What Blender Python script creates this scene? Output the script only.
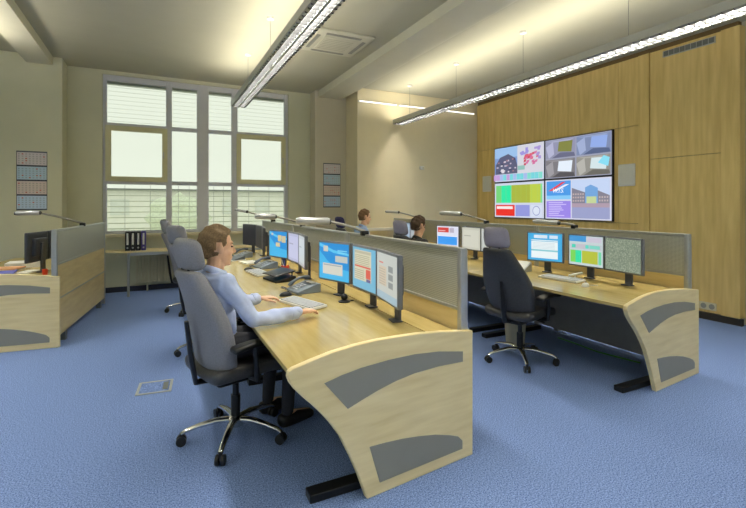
import bpy, bmesh, math, random
from mathutils import Vector, Matrix
random.seed(7)
PI = math.pi
scn = bpy.context.scene
COL = scn.collection
for o in list(bpy.data.objects):
    bpy.data.objects.remove(o)

# ------------------------------------------------------------------ camera
# level camera with a vertical lens shift; Y runs along the desk rows, X along the window wall
cam_d = bpy.data.cameras.new('camera'); cam = bpy.data.objects.new('camera', cam_d); COL.objects.link(cam)
YAW = math.atan(218 / 440)
cam_d.sensor_width = 36.0
cam_d.lens = 440 / 746 * 36.0
cam_d.shift_y = -49 / 746
cam_d.clip_start = 0.02
cam.location = (0, 0, 1.5)
cam.rotation_euler = (PI / 2, 0, -YAW)
scn.camera = cam

# ------------------------------------------------------------------ world / exposure
wd = bpy.data.worlds.new('overcast_sky'); scn.world = wd; wd.use_nodes = True
bgn = wd.node_tree.nodes['Background']
bgn.inputs[0].default_value = (0.80, 0.83, 0.74, 1)
bgn.inputs[1].default_value = 1.05
LAMP_STRENGTH = 118.0
scn.view_settings.view_transform = 'Standard'
scn.view_settings.look = 'None'
scn.view_settings.gamma = 1.0
scn.view_settings.use_curve_mapping = False
scn.view_settings.exposure = 0.22

# ------------------------------------------------------------------ materials
def lin(c):
    return tuple(((v / 255) / 12.92 if v <= 10.3 else ((v / 255 + 0.055) / 1.055) ** 2.4) for v in c)

MATS = {}
def mat(name, rgb, rough=0.5, metal=0.0, var=0.06, scale=20.0, bump=0.0, spec=0.5, stretch=(1, 1, 1), rgb2=None, emit=0.0, detail=3.0, lo=0.3, hi=0.7):
    """principled material whose colour comes from a noise ramp between two tones"""
    m = bpy.data.materials.new(name); m.use_nodes = True
    nt = m.node_tree; b = nt.nodes['Principled BSDF']
    tc = nt.nodes.new('ShaderNodeTexCoord'); mp = nt.nodes.new('ShaderNodeMapping')
    mp.inputs['Scale'].default_value = stretch
    nz = nt.nodes.new('ShaderNodeTexNoise'); nz.inputs['Scale'].default_value = scale; nz.inputs['Detail'].default_value = detail
    nt.links.new(tc.outputs['Object'], mp.inputs['Vector']); nt.links.new(mp.outputs['Vector'], nz.inputs['Vector'])
    rp = nt.nodes.new('ShaderNodeValToRGB')
    c = lin(rgb); c2 = lin(rgb2) if rgb2 else tuple(v * (1 - var) for v in c)
    if not rgb2: c = tuple(min(1, v * (1 + var)) for v in c)
    rp.color_ramp.elements[0].position = lo; rp.color_ramp.elements[1].position = hi
    rp.color_ramp.elements[0].color = (*c2, 1); rp.color_ramp.elements[1].color = (*c, 1)
    nt.links.new(nz.outputs['Fac'], rp.inputs['Fac']); nt.links.new(rp.outputs['Color'], b.inputs['Base Color'])
    b.inputs['Roughness'].default_value = rough; b.inputs['Metallic'].default_value = metal
    b.inputs['Specular IOR Level'].default_value = spec
    if bump:
        bp = nt.nodes.new('ShaderNodeBump'); bp.inputs['Strength'].default_value = bump; bp.inputs['Distance'].default_value = 0.01
        nt.links.new(nz.outputs['Fac'], bp.inputs['Height']); nt.links.new(bp.outputs['Normal'], b.inputs['Normal'])
    if emit:
        b.inputs['Emission Color'].default_value = (*c, 1); b.inputs['Emission Strength'].default_value = emit
    MATS[name] = m
    return m

def emission(name, rgb, strength):
    m = bpy.data.materials.new(name); m.use_nodes = True; nt = m.node_tree
    nt.nodes.remove(nt.nodes['Principled BSDF'])
    e = nt.nodes.new('ShaderNodeEmission'); e.inputs[0].default_value = (*lin(rgb), 1); e.inputs[1].default_value = strength
    nt.links.new(e.outputs[0], nt.nodes['Material Output'].inputs[0]); MATS[name] = m
    return m

def colour_attr(name, emit):
    m = bpy.data.materials.new(name); m.use_nodes = True; nt = m.node_tree; b = nt.nodes['Principled BSDF']
    a = nt.nodes.new('ShaderNodeAttribute'); a.attribute_name = 'Col'
    if emit:
        b.inputs['Base Color'].default_value = (0.02, 0.02, 0.02, 1)
        nt.links.new(a.outputs['Color'], b.inputs['Emission Color']); b.inputs['Emission Strength'].default_value = emit
        b.inputs['Roughness'].default_value = 0.35
    else:
        nt.links.new(a.outputs['Color'], b.inputs['Base Color']); b.inputs['Roughness'].default_value = 0.6
    MATS[name] = m
    return m

mat('carpet', (156, 182, 236), 0.95, var=0.3, scale=130, bump=0.25, spec=0.1, rgb2=(84, 108, 166), detail=4, lo=0.36, hi=0.66)
mat('ceiling', (186, 184, 164), 0.9, var=0.02, scale=3, spec=0.2)
mat('wall_paint', (212, 211, 184), 0.85, var=0.02, scale=4, spec=0.2)
mat('wall_paint_tan', (232, 221, 188), 0.85, var=0.02, scale=4, spec=0.2)
mat('wall_paint_pale', (205, 198, 178), 0.85, var=0.02, scale=4, spec=0.2)
mat('beam_paint', (205, 203, 184), 0.85, var=0.02, scale=4, spec=0.2)
mat('wood_desk', (206, 185, 124), 0.18, scale=5, stretch=(5, .5, 5), rgb2=(190, 168, 104), detail=5, spec=.8)
mat('wood_panel', (248, 230, 180), 0.4, scale=5, stretch=(.6, 5, 5), rgb2=(232, 211, 156), detail=5)
mat('wood_board', (236, 214, 156), 0.35, scale=5, stretch=(5, .5, 5), rgb2=(220, 195, 134), detail=5)
mat('wood_wall', (236, 208, 136), 0.45, scale=4, stretch=(4, 4, .35), rgb2=(214, 184, 112), detail=6)
mat('wood_joint', (112, 92, 56), 0.8, scale=8)
mat('grey_insert', (146, 145, 136), 0.5, var=0.03, scale=6)
mat('alu', (188, 190, 188), 0.35, metal=0.6, var=0.03, scale=12)
mat('alu_dark', (120, 124, 122), 0.4, metal=0.5, var=0.03, scale=12)
mat('frame_grey', (206, 207, 212), 0.5, var=0.02, scale=8)
mat('sash_olive', (208, 203, 160), 0.5, var=0.03, scale=8)
mat('white_plastic', (226, 226, 222), 0.4, var=0.02, scale=15)

mat('cream', (214, 206, 176), 0.5, var=0.02, scale=10)
mat('black_plastic', (26, 26, 28), 0.4, var=0.1, scale=25)
mat('steel_black', (30, 31, 34), 0.35, metal=0.3, var=0.1, scale=20)
mat('dark_panel', (146, 149, 158), 0.6, var=0.06, scale=10)
mat('monitor_grey', (110, 114, 122), 0.4, var=0.05, scale=18)
mat('monitor_dark', (62, 65, 74), 0.4, var=0.05, scale=18)
mat('leather_black', (66, 66, 68), 0.42, var=0.12, scale=60, bump=0.12)
mat('fabric_grey', (142, 142, 150), 0.8, var=0.1, scale=140, bump=0.2)
mat('fabric_lilac', (152, 148, 166), 0.8, var=0.08, scale=140, bump=0.2)
mat('fabric_navy', (52, 50, 92), 0.8, var=0.1, scale=140, bump=0.2)
mat('chrome', (212, 214, 216), 0.12, metal=1.0, var=0.02, scale=5)
mat('silver_paint', (186, 188, 192), 0.3, metal=0.35, var=0.03, scale=12)
mat('skirting_blue', (38, 44, 66), 0.6, var=0.05, scale=10)
mat('skirting_dark', (48, 44, 40), 0.6, var=0.05, scale=10)
mat('radiator', (206, 200, 170), 0.45, var=0.02, scale=10)
mat('shirt_blue', (192, 206, 246), 0.8, var=0.05, scale=30, bump=0.1)
mat('shirt_dark', (62, 60, 60), 0.8, var=0.08, scale=30, bump=0.1)
mat('shirt_sky', (170, 198, 240), 0.8, var=0.05, scale=30, bump=0.1)
mat('trousers', (44, 45, 54), 0.85, var=0.08, scale=60, bump=0.1)
mat('skin', (232, 186, 154), 0.55, var=0.04, scale=25)
mat('hair_brown', (142, 116, 82), 0.7, rgb2=(92, 72, 48), scale=90, stretch=(1, 3, 1), bump=0.5)
mat('hair_dark', (98, 74, 52), 0.7, rgb2=(66, 50, 36), scale=90, stretch=(1, 3, 1), bump=0.5)
mat('hair_sandy', (150, 112, 76), 0.7, rgb2=(108, 80, 54), scale=90, stretch=(1, 3, 1), bump=0.5)
mat('eye_dark', (40, 34, 30), 0.2, var=0.05)
mat('shoe_black', (28, 26, 26), 0.35, var=0.08)
mat('phone_grey', (126, 138, 152), 0.4, var=0.05, scale=20)
mat('phone_dark', (84, 92, 104), 0.4, var=0.05, scale=20)
mat('key_pale', (200, 204, 210), 0.5, var=0.03)
mat('red_plastic', (216, 66, 36), 0.35, var=0.05)
mat('yellow_plastic', (222, 186, 60), 0.4, var=0.05)
mat('blue_plastic', (60, 86, 170), 0.4, var=0.05)
mat('purple_plastic', (82, 70, 150), 0.5, var=0.05)
mat('paper_white', (232, 232, 226), 0.7, var=0.02)
mat('paper_orange', (226, 168, 120), 0.7, var=0.03)
mat('paper_blue', (96, 104, 196), 0.6, var=0.03)
mat('green_plastic', (60, 150, 70), 0.5, var=0.05)
mat('bin_cream', (196, 190, 164), 0.6, var=0.03)
mat('speaker_cloth', (220, 220, 212), 0.8, var=0.06, scale=160)
mat('reflector', (46, 47, 50), 0.4, metal=0.0, var=0.02)
mat('facade_hazed', (246, 246, 238), 0.9, var=0.03, scale=2)  # whitened: outdoor haze is put into this and the next three colours
mat('facade_glass_hazed', (226, 230, 224), 0.4, var=0.05, scale=3)
mat('leaf_hazed', (226, 234, 212), 0.9, var=0.12, scale=6)
mat('ground_hazed', (236, 236, 226), 0.95, var=0.05, scale=2)
emission('tube_light', (255, 249, 236), LAMP_STRENGTH)
emission('uplight', (255, 247, 228), 10.0)
emission('strip_tube', (255, 250, 236), 1.6)
colour_attr('screen', 0.92)
colour_attr('print', 0)

def perforated():
    m = bpy.data.materials.new('perforated'); m.use_nodes = True; nt = m.node_tree; b = nt.nodes['Principled BSDF']
    tc = nt.nodes.new('ShaderNodeTexCoord'); vo = nt.nodes.new('ShaderNodeTexVoronoi'); vo.inputs['Scale'].default_value = 85
    vo.inputs['Randomness'].default_value = 0.0
    nt.links.new(tc.outputs['Object'], vo.inputs['Vector'])
    rp = nt.nodes.new('ShaderNodeValToRGB'); rp.color_ramp.elements[0].position = 0.28; rp.color_ramp.elements[1].position = 0.42
    rp.color_ramp.elements[0].color = (*lin((150, 152, 142)), 1); rp.color_ramp.elements[1].color = (*lin((204, 206, 194)), 1)
    nt.links.new(vo.outputs['Distance'], rp.inputs['Fac']); nt.links.new(rp.outputs['Color'], b.inputs['Base Color'])
    b.inputs['Roughness'].default_value = 0.45; b.inputs['Metallic'].default_value = 0.2
    MATS['perforated'] = m
perforated()

def glass():
    m = bpy.data.materials.new('window_glass'); m.use_nodes = True; nt = m.node_tree
    nt.nodes.remove(nt.nodes['Principled BSDF'])
    t = nt.nodes.new('ShaderNodeBsdfTransparent'); t.inputs[0].default_value = (0.93, 0.95, 0.92, 1)
    g = nt.nodes.new('ShaderNodeBsdfGlossy'); g.inputs['Roughness'].default_value = 0.03
    fr = nt.nodes.new('ShaderNodeFresnel'); fr.inputs[0].default_value = 1.25
    mx = nt.nodes.new('ShaderNodeMixShader')
    nt.links.new(fr.outputs[0], mx.inputs[0]); nt.links.new(t.outputs[0], mx.inputs[1]); nt.links.new(g.outputs[0], mx.inputs[2])
    nt.links.new(mx.outputs[0], nt.nodes['Material Output'].inputs[0]); MATS['window_glass'] = m
glass()

def slat():
    m = bpy.data.materials.new('slat_white'); m.use_nodes = True; nt = m.node_tree; b = nt.nodes['Principled BSDF']
    b.inputs['Base Color'].default_value = (*lin((238, 240, 232)), 1); b.inputs['Roughness'].default_value = .6
    tr = nt.nodes.new('ShaderNodeBsdfTranslucent'); tr.inputs[0].default_value = (*lin((236, 238, 226)), 1)
    nz = nt.nodes.new('ShaderNodeTexNoise'); nz.inputs['Scale'].default_value = 4
    mr = nt.nodes.new('ShaderNodeMapRange'); mr.inputs['To Min'].default_value = .6; mr.inputs['To Max'].default_value = .7
    nt.links.new(nz.outputs['Fac'], mr.inputs['Value'])
    mx = nt.nodes.new('ShaderNodeMixShader'); nt.links.new(mr.outputs[0], mx.inputs[0]); nt.links.new(b.outputs[0], mx.inputs[1]); nt.links.new(tr.outputs[0], mx.inputs[2])
    nt.links.new(mx.outputs[0], nt.nodes['Material Output'].inputs[0]); MATS['slat_white'] = m
slat()

def aerial_map():
    m = bpy.data.materials.new('aerial_map'); m.use_nodes = True; nt = m.node_tree; b = nt.nodes['Principled BSDF']
    tc = nt.nodes.new('ShaderNodeTexCoord'); nz = nt.nodes.new('ShaderNodeTexNoise'); nz.inputs['Scale'].default_value = 70; nz.inputs['Detail'].default_value = 6
    nt.links.new(tc.outputs['Object'], nz.inputs['Vector'])
    rp = nt.nodes.new('ShaderNodeValToRGB'); cr = rp.color_ramp
    cr.elements[0].position = 0.34; cr.elements[0].color = (*lin((104, 116, 104)), 1)
    cr.elements[1].position = 0.66; cr.elements[1].color = (*lin((156, 164, 146)), 1)
    e = cr.elements.new(0.5); e.color = (*lin((124, 138, 118)), 1)
    nt.links.new(nz.outputs['Fac'], rp.inputs['Fac']); nt.links.new(rp.outputs['Color'], b.inputs['Emission Color'])
    b.inputs['Emission Strength'].default_value = 0.9; b.inputs['Base Color'].default_value = (.02, .02, .02, 1)
    MATS['aerial_map'] = m
aerial_map()

# ------------------------------------------------------------------ mesh builder
class MB:
    def __init__(self):
        self.v = []; self.f = []; self.c = []
    def add(self, vs, fs, col=None):
        n = len(self.v); self.v += [tuple(p) for p in vs]
        for f in fs:
            self.f.append([i + n for i in f]); self.c.append(col)
        return self
    def box(self, x0, x1, y0, y1, z0, z1):
        vs = [(x, y, z) for z in (z0, z1) for y in (y0, y1) for x in (x0, x1)]
        return self.add(vs, [(0, 2, 3, 1), (4, 5, 7, 6), (0, 1, 5, 4), (2, 6, 7, 3), (0, 4, 6, 2), (1, 3, 7, 5)])
    def cbox(self, c, s):
        return self.box(c[0] - s[0] / 2, c[0] + s[0] / 2, c[1] - s[1] / 2, c[1] + s[1] / 2, c[2] - s[2] / 2, c[2] + s[2] / 2)
    def rbox(self, c, s, r, n=8, fn=None):
        """rounded box; fn(x, y, z) bends it (coordinates relative to the centre)"""
        h = [q / 2 for q in s]; ts = [math.sin(PI / 2 * (2 * i / n - 1)) for i in range(n + 1)]
        idx = {}; vs = []; fs = []
        def vert(i, j, k):
            key = (i, j, k)
            if key not in idx:
                p = [ts[i] * h[0], ts[j] * h[1], ts[k] * h[2]]
                q = [max(-(h[a] - r), min(h[a] - r, p[a])) for a in range(3)]
                d = [p[a] - q[a] for a in range(3)]; L = math.sqrt(sum(e * e for e in d))
                if L > 1e-9: p = [q[a] + d[a] / L * r for a in range(3)]
                if fn: p = fn(*p)
                idx[key] = len(vs); vs.append((p[0] + c[0], p[1] + c[1], p[2] + c[2]))
            return idx[key]
        for a in range(n):
            for b in range(n):
                fs.append((vert(a, b, 0), vert(a, b + 1, 0), vert(a + 1, b + 1, 0), vert(a + 1, b, 0)))
                fs.append((vert(a, b, n), vert(a + 1, b, n), vert(a + 1, b + 1, n), vert(a, b + 1, n)))
                fs.append((vert(a, 0, b), vert(a + 1, 0, b), vert(a + 1, 0, b + 1), vert(a, 0, b + 1)))
                fs.append((vert(a, n, b), vert(a, n, b + 1), vert(a + 1, n, b + 1), vert(a + 1, n, b)))
                fs.append((vert(0, a, b), vert(0, a, b + 1), vert(0, a + 1, b + 1), vert(0, a + 1, b)))
                fs.append((vert(n, a, b), vert(n, a + 1, b), vert(n, a + 1, b + 1), vert(n, a, b + 1)))
        return self.add(vs, fs)
    def tube(self, pts, rs, n=8, caps=True, flat=1.0):
        pts = [Vector(p) for p in pts]
        if not isinstance(rs, (list, tuple)): rs = [rs] * len(pts)
        vs = []; fs = []; up = None
        for i, p in enumerate(pts):
            t = (pts[min(i + 1, len(pts) - 1)] - pts[max(i - 1, 0)]).normalized()
            if up is None:
                up = Vector((0, 0, 1)) if abs(t.z) < 0.9 else Vector((1, 0, 0))
            a = t.cross(up)
            if a.length < 1e-5: a = t.cross(Vector((0, 1, 0)))
            a.normalize(); b = a.cross(t).normalized(); up = b
            for k in range(n):
                w = 2 * PI * k / n
                vs.append(p + rs[i] * (a * math.cos(w) + b * math.sin(w) * flat))
        for i in range(len(pts) - 1):
            for k in range(n):
                a0 = i * n + k; a1 = i * n + (k + 1) % n
                fs.append((a0, a1, a1 + n, a0 + n))
        if caps:
            fs.append(tuple(range(n - 1, -1, -1))); m0 = (len(pts) - 1) * n; fs.append(tuple(range(m0, m0 + n)))
        return self.add(vs, fs)
    def capsule(self, p, q, r0, r1=None, n=12, hs=4):
        r1 = r0 if r1 is None else r1
        p = Vector(p); q = Vector(q); t = (q - p)
        t = t.normalized() if t.length > 1e-6 else Vector((0, 0, 1))
        pts = []; rs = []
        for i in range(hs):
            a = -PI / 2 + PI / 2 * (i + .15) / hs
            pts.append(p + t * r0 * math.sin(a)); rs.append(max(r0 * math.cos(a), 1e-4))
        pts.append(p); rs.append(r0); pts.append(q); rs.append(r1)
        for i in range(hs):
            a = PI / 2 * (i + .85) / hs
            pts.append(q + t * r1 * math.sin(a)); rs.append(max(r1 * math.cos(a), 1e-4))
        return self.tube(pts, rs, n)
    def lathe(self, c, prof, n=20):
        vs = []; fs = []
        for r, z in prof:
            for k in range(n):
                w = 2 * PI * k / n; vs.append((c[0] + r * math.cos(w), c[1] + r * math.sin(w), c[2] + z))
        for i in range(len(prof) - 1):
            for k in range(n):
                a0 = i * n + k; a1 = i * n + (k + 1) % n
                fs.append((a0, a1, a1 + n, a0 + n))
        fs.append(tuple(range(n - 1, -1, -1))); m0 = (len(prof) - 1) * n; fs.append(tuple(range(m0, m0 + n)))
        return self.add(vs, fs)
    def prism(self, poly, to3, w0, w1):
        n = len(poly)
        vs = [to3(u, v, w0) for u, v in poly] + [to3(u, v, w1) for u, v in poly]
        fs = [tuple(range(n - 1, -1, -1)), tuple(range(n, 2 * n))] + [(i, (i + 1) % n, (i + 1) % n + n, i + n) for i in range(n)]
        return self.add(vs, fs)
    def ell(self, c, r, n=16, fn=None, rot=None):
        vs = []; fs = []; m = n // 2
        for i in range(m + 1):
            th = PI * min(max(i / m, 0.012), 0.988)
            for k in range(n):
                w = 2 * PI * k / n
                p = Vector((r[0] * math.sin(th) * math.cos(w), r[1] * math.sin(th) * math.sin(w), r[2] * math.cos(th)))
                if rot: p = rot @ p
                if fn: p = fn(p)
                vs.append((c[0] + p[0], c[1] + p[1], c[2] + p[2]))
        for i in range(m):
            for k in range(n):
                a0 = i * n + k; a1 = i * n + (k + 1) % n
                fs.append((a0, a0 + n, a1 + n, a1))
        fs.append(tuple(range(n))); fs.append(tuple(range((m + 1) * n - 1, m * n - 1, -1)))
        return self.add(vs, fs)
    def mesh(self, name):
        me = bpy.data.meshes.new(name); me.from_pydata(self.v, [], self.f)
        bm = bmesh.new(); bm.from_mesh(me); bmesh.ops.recalc_face_normals(bm, faces=bm.faces); bm.to_mesh(me); bm.free()
        me.update()
        return me
    def build(self, name, material, parent=None, loc=(0, 0, 0), rot=(0, 0, 0), smooth=False, bevel=0, kind=None, label=None):
        me = self.mesh(name)
        return link(name, me, material, parent, loc, rot, smooth, bevel, kind, label)

def link(name, me, material, parent=None, loc=(0, 0, 0), rot=(0, 0, 0), smooth=False, bevel=0, kind=None, label=None):
    o = bpy.data.objects.new(name, me); COL.objects.link(o)
    if material and not me.materials: me.materials.append(MATS[material])
    o.location = loc; o.rotation_euler = rot; o.parent = parent
    if smooth:
        for p in me.polygons: p.use_smooth = True
        me.set_sharp_from_angle(angle=math.radians(50))
    if bevel:
        bv = o.modifiers.new('bevel', 'BEVEL'); bv.width = bevel; bv.segments = 2; bv.limit_method = 'ANGLE'
    if kind: o['kind'] = kind
    if label: o['label'] = label
    return o

def thing(name, label, cat, loc=(0, 0, 0), rz=0.0, group=None):
    o = bpy.data.objects.new(name, None); COL.objects.link(o); o.empty_display_size = 0.1
    o.location = loc; o.rotation_euler = (0, 0, rz)
    return tag(o, label, cat, group)
def tag(o, label, cat, group=None):
    o['label'] = label; o['category'] = cat
    if group: o['group'] = group
    return o
def struct(name, mb, material, parent=None, **kw):
    return mb.build(name, material, parent, kind='structure', **kw)
def dup(root, loc, rz, label, group=None):
    r = root.copy(); COL.objects.link(r); r.location = loc; r.rotation_euler = (0, 0, rz); r['label'] = label
    if group: r['group'] = group
    for ch in list(root.children):
        c = ch.copy(); COL.objects.link(c); c.parent = r
        for g in list(ch.children):
            d = g.copy(); COL.objects.link(d); d.parent = c
    return r

def paint(name, w, h, items, material, parent, loc=(0, 0, 0), rot=(0, 0, 0), step=0.0006):
    """flat print: coloured polygons in the local XZ plane facing -Y; items in 0..1 units, (x0,y0,x1,y1,rgb) or ([(x,y)..],rgb)"""
    me = bpy.data.meshes.new(name); vs = []; fs = []; cols = []
    for i, it in enumerate(items):
        if len(it) == 5:
            x0, y0, x1, y1, c = it; pts = [(x0, y0), (x1, y0), (x1, y1), (x0, y1)]
        else:
            pts, c = it
        n = len(vs)
        vs += [((x - .5) * w, -step * (i + 1) * .5, (y - .5) * h) for x, y in pts]
        fs.append(list(range(n, n + len(pts)))); cols.append((*lin(c), 1))
    me.from_pydata(vs, [], fs)
    at = me.color_attributes.new('Col', 'FLOAT_COLOR', 'CORNER')
    for p, c in zip(me.polygons, cols):
        for li in p.loop_indices: at.data[li].color = c
    return link(name, me, material, parent, loc, rot)

def lettering(txt, size, material, parent, loc, rot, shear=0.0, align='CENTER'):
    cu = bpy.data.curves.new('lettering', 'FONT'); cu.body = txt; cu.size = size; cu.shear = shear; cu.align_x = align; cu.extrude = 0.0005
    t = bpy.data.objects.new('tmp', cu); COL.objects.link(t)
    bpy.context.view_layer.update()
    me = bpy.data.meshes.new_from_object(t.evaluated_get(bpy.context.evaluated_depsgraph_get()))
    bpy.data.objects.remove(t); me.materials.clear()
    return link('lettering', me, material, parent, loc, rot)

# ------------------------------------------------------------------ room shell
H = 3.8; XL = -4.6; XR = 6.55; YB = -4.2; YW = 8.74; YC = 7.85
struct('floor', MB().box(XL, XR + .3, YB, YW + .05, -.12, 0), 'carpet')
struct('ceiling', MB().box(XL, XR + .3, YB, YW + .3, H, H + .15), 'ceiling')
lw = MB()
lw.box(XL - .2, XL, YB, -3.2, 0, H); lw.box(XL - .2, XL, 5.8, 8.32, 0, H); lw.box(XL - .2, XL, -3.2, 5.8, 0, 1.0); lw.box(XL - .2, XL, -3.2, 5.8, 3.6, H)
struct('wall_left', lw, 'wall_paint')
w3 = struct('window_3_added', MB().box(XL - .16, XL - .06, -3.2, 5.8, 1.0, 1.06), 'frame_grey')      # unseen window band added in the side wall to brighten the room
MB().box(XL - .16, XL - .06, -3.2, 5.8, 3.54, 3.6).build('rail', 'frame_grey', w3)
for k in range(7):
    y = -3.2 + k * 1.5; MB().box(XL - .16, XL - .06, max(-3.2, y - .05), min(5.8, y + .05), 1.06, 3.54).build('mullion', 'frame_grey', w3)
    if k < 6: MB().box(XL - .115, XL - .108, y + .05, y + 1.45, 1.06, 3.54).build('pane', 'window_glass', w3)
rw = MB()
rw.box(XL, -3.6, YB - .2, YB, 0, H); rw.box(5.6, XR + .3, YB - .2, YB, 0, H); rw.box(-3.6, 5.6, YB - .2, YB, 0, 1.0); rw.box(-3.6, 5.6, YB - .2, YB, 3.6, H)
struct('wall_rear', rw, 'wall_paint_pale')
w2 = struct('window_2_added', MB().box(-3.6, 5.6, YB - .16, YB - .06, 1.0, 1.06), 'frame_grey')      # rear window band behind the viewpoint, added for more ambient daylight
MB().box(-3.6, 5.6, YB - .16, YB - .06, 3.54, 3.6).build('rail', 'frame_grey', w2)
for k in range(7):
    x = -3.6 + k * 9.2 / 6; MB().box(max(-3.6, x - .05), min(5.6, x + .05), YB - .16, YB - .06, 1.06, 3.54).build('mullion', 'frame_grey', w2)
    if k < 6: MB().box(x + .05, x + 9.2 / 6 - .05, YB - .115, YB - .108, 1.06, 3.54).build('pane', 'window_glass', w2)
WX0, WX1, WZ0, WZ1 = -.80, 2.42, 1.0, 3.74
wb = MB()
wb.box(-1.3, WX0, YW, YW + .3, 0, H); wb.box(WX1, 3.6, YW, YW + .3, 0, H)
wb.box(WX0, WX1, YW, YW + .3, 0, WZ0); wb.box(WX0, WX1, YW, YW + .3, WZ1, H)
struct('wall_back', wb, 'wall_paint')
struct('wall_back_left', MB().box(XL, -1.3, 8.32, YW + .3, 0, H), 'wall_paint')
struct('wall_back_column', MB().box(2.88, 3.55, 8.42, YW, 0, H), 'wall_paint_pale')
struct('wall_back_right', MB().box(3.55, XR + .3, YC, YW + .3, 0, H), 'wall_paint_tan')
# ceiling beams running along the rows
struct('trim_1', MB().box(2.95, 3.45, YB, 8.42, H - .13, H), 'beam_paint')
struct('trim_2', MB().box(-1.75, -1.42, YB, 8.32, H - .13, H), 'beam_paint')
# baseboards
struct('baseboard_back', MB().box(-1.3, 2.88, YW - .015, YW, 0, .09), 'skirting_blue')
struct('baseboard_back_left', MB().box(XL, -1.3, 8.305, 8.32, 0, .09), 'skirting_blue')
struct('baseboard_back_right', MB().box(3.55, XR - .06, YC - .015, YC, 0, .09), 'skirting_blue')
# timber clad wall on the right: carcass and separate boards
wr = struct('wall_right', MB().box(XR - .02, XR + .3, 2.9, YC, 0, H), 'wood_joint')
struct('wall_right_front', MB().box(XR + .06, XR + .3, YB, 2.9, 0, H), 'wall_paint_pale')
struct('baseboard_right', MB().box(XR - .075, XR - .02, 2.84, YC, 0, .085), 'skirting_dark')
struct('baseboard_right_front', MB().box(XR + .04, XR + .06, YB, 2.84, 0, .085), 'skirting_dark')
TOPW = 3.73; g = .006
cols = [(7.84, 7.26), (7.26, 5.86), (5.86, 4.47), (4.47, 4.14), (4.14, 3.98)]
for i, (ya, yb) in enumerate(cols):
    proud = .02 if i == 4 else 0
    zs = [(.09, 1.22), (1.22, 2.70), (2.70, TOPW)] if i in (1, 2, 3) else ([(.09, 2.7), (2.7, TOPW)] if i == 0 else [(.09, TOPW)])
    for z0, z1 in zs:
        MB().box(XR - .05 - proud, XR - .02, yb + g / 2, ya - g / 2, z0 + g / 2, z1 - g / 2).build('wood_board', 'wood_wall', wr, bevel=.002)
for z0, z1 in ((.09, 2.17), (2.17, TOPW)):
    MB().box(XR - .05, XR - .02, 3.07 + g / 2, 3.98 - g / 2, z0 + g / 2, z1 - g / 2).build('wood_board', 'wood_wall', wr, bevel=.002)
MB().box(XR - .075, XR + .06, 2.86, 3.065, .09, TOPW).build('corner_board', 'wood_wall', wr, bevel=.003)

# ------------------------------------------------------------------ window with blinds
w1 = struct('window_1', MB().box(WX0, WX1, YW + .04, YW + .16, WZ0, WZ0 + .05), 'frame_grey')
fy0, fy1 = YW + .04, YW + .12
bays = [(-.74, .18), (.275, .70), (.905, 1.32), (1.43, 2.35)]
rows = [(1.05, 1.86), (1.93, 2.85), (2.92, 3.64)]
for x0, x1 in ((WX0, -.74), (.18, .275), (.70, .905), (1.32, 1.43), (2.35, WX1)):
    MB().box(x0, x1, fy0, fy1, WZ0 + .05, WZ1).build('mullion', 'frame_grey', w1, bevel=.006)
for b, (x0, x1) in enumerate(bays):
    for z0, z1 in ((1.86, 1.93), (2.85, 2.92), (3.64, WZ1)):
        MB().box(x0, x1, fy0 + .008, fy1, z0, z1).build('rail', 'frame_grey', w1, bevel=.004)
    for r, (z0, z1) in enumerate(rows):
        if r == 1 and b in (0, 3):
            s = .065; sh = MB()
            sh.box(x0 - .02, x1 + .02, fy0 - .025, fy0 + .04, z0 - .02, z0 + s); sh.box(x0 - .02, x1 + .02, fy0 - .025, fy0 + .04, z1 - s, z1 + .02)
            sh.box(x0 - .02, x0 + s, fy0 - .025, fy0 + .04, z0 + s, z1 - s); sh.box(x1 - s, x1 + .02, fy0 - .025, fy0 + .04, z0 + s, z1 - s)
            so = sh.build('sash', 'sash_olive', w1)
            MB().box(x1 - s + .015, x1 - s + .035, fy0 - .06, fy0 - .025, (z0 + z1) / 2 - .06, (z0 + z1) / 2 + .06).build('handle', 'alu', so, bevel=.005)
        MB().box(x0 - .01, x1 + .01, fy0 + .045, fy0 + .053, z0 - .01, z1 + .01).build('pane', 'window_glass', w1)
    # outside venetian blind of the bay
    sl = MB().prism([(-.04, -.001), (0, .001), (.04, -.001), (.04, -.0025), (0, -.0005), (-.04, -.0025)], lambda u, v, ww: (ww, u, v), x0 - .02, x1 + .02).mesh('blind_slat')
    z = 1.08
    while z < 1.86:
        link('blind_slat', sl, 'slat_white', w1, (0, YW + .24, z), (math.radians(8), 0, 0)); z += .098
    z = 2.98
    while z < 3.62:
        link('blind_slat', sl, 'slat_white', w1, (0, YW + .24, z), (math.radians(11), 0, 0)); z += .075
    MB().box(x0 - .02, x1 + .02, YW + .19, YW + .29, 3.62, 3.72).build('blind_cassette', 'alu', w1)
    for t in (.28, .72):
        MB().tube([(x0 + (x1 - x0) * t, YW + .285, 1.0), (x0 + (x1 - x0) * t, YW + .285, 1.86)], .003, 5).build('blind_cord', 'alu_dark', w1)
struct('trim_3', MB().box(WX0 - .02, WX1 + .02, YW - .13, YW + .04, WZ0 - .045, WZ0), 'cream', bevel=.006)

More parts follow.
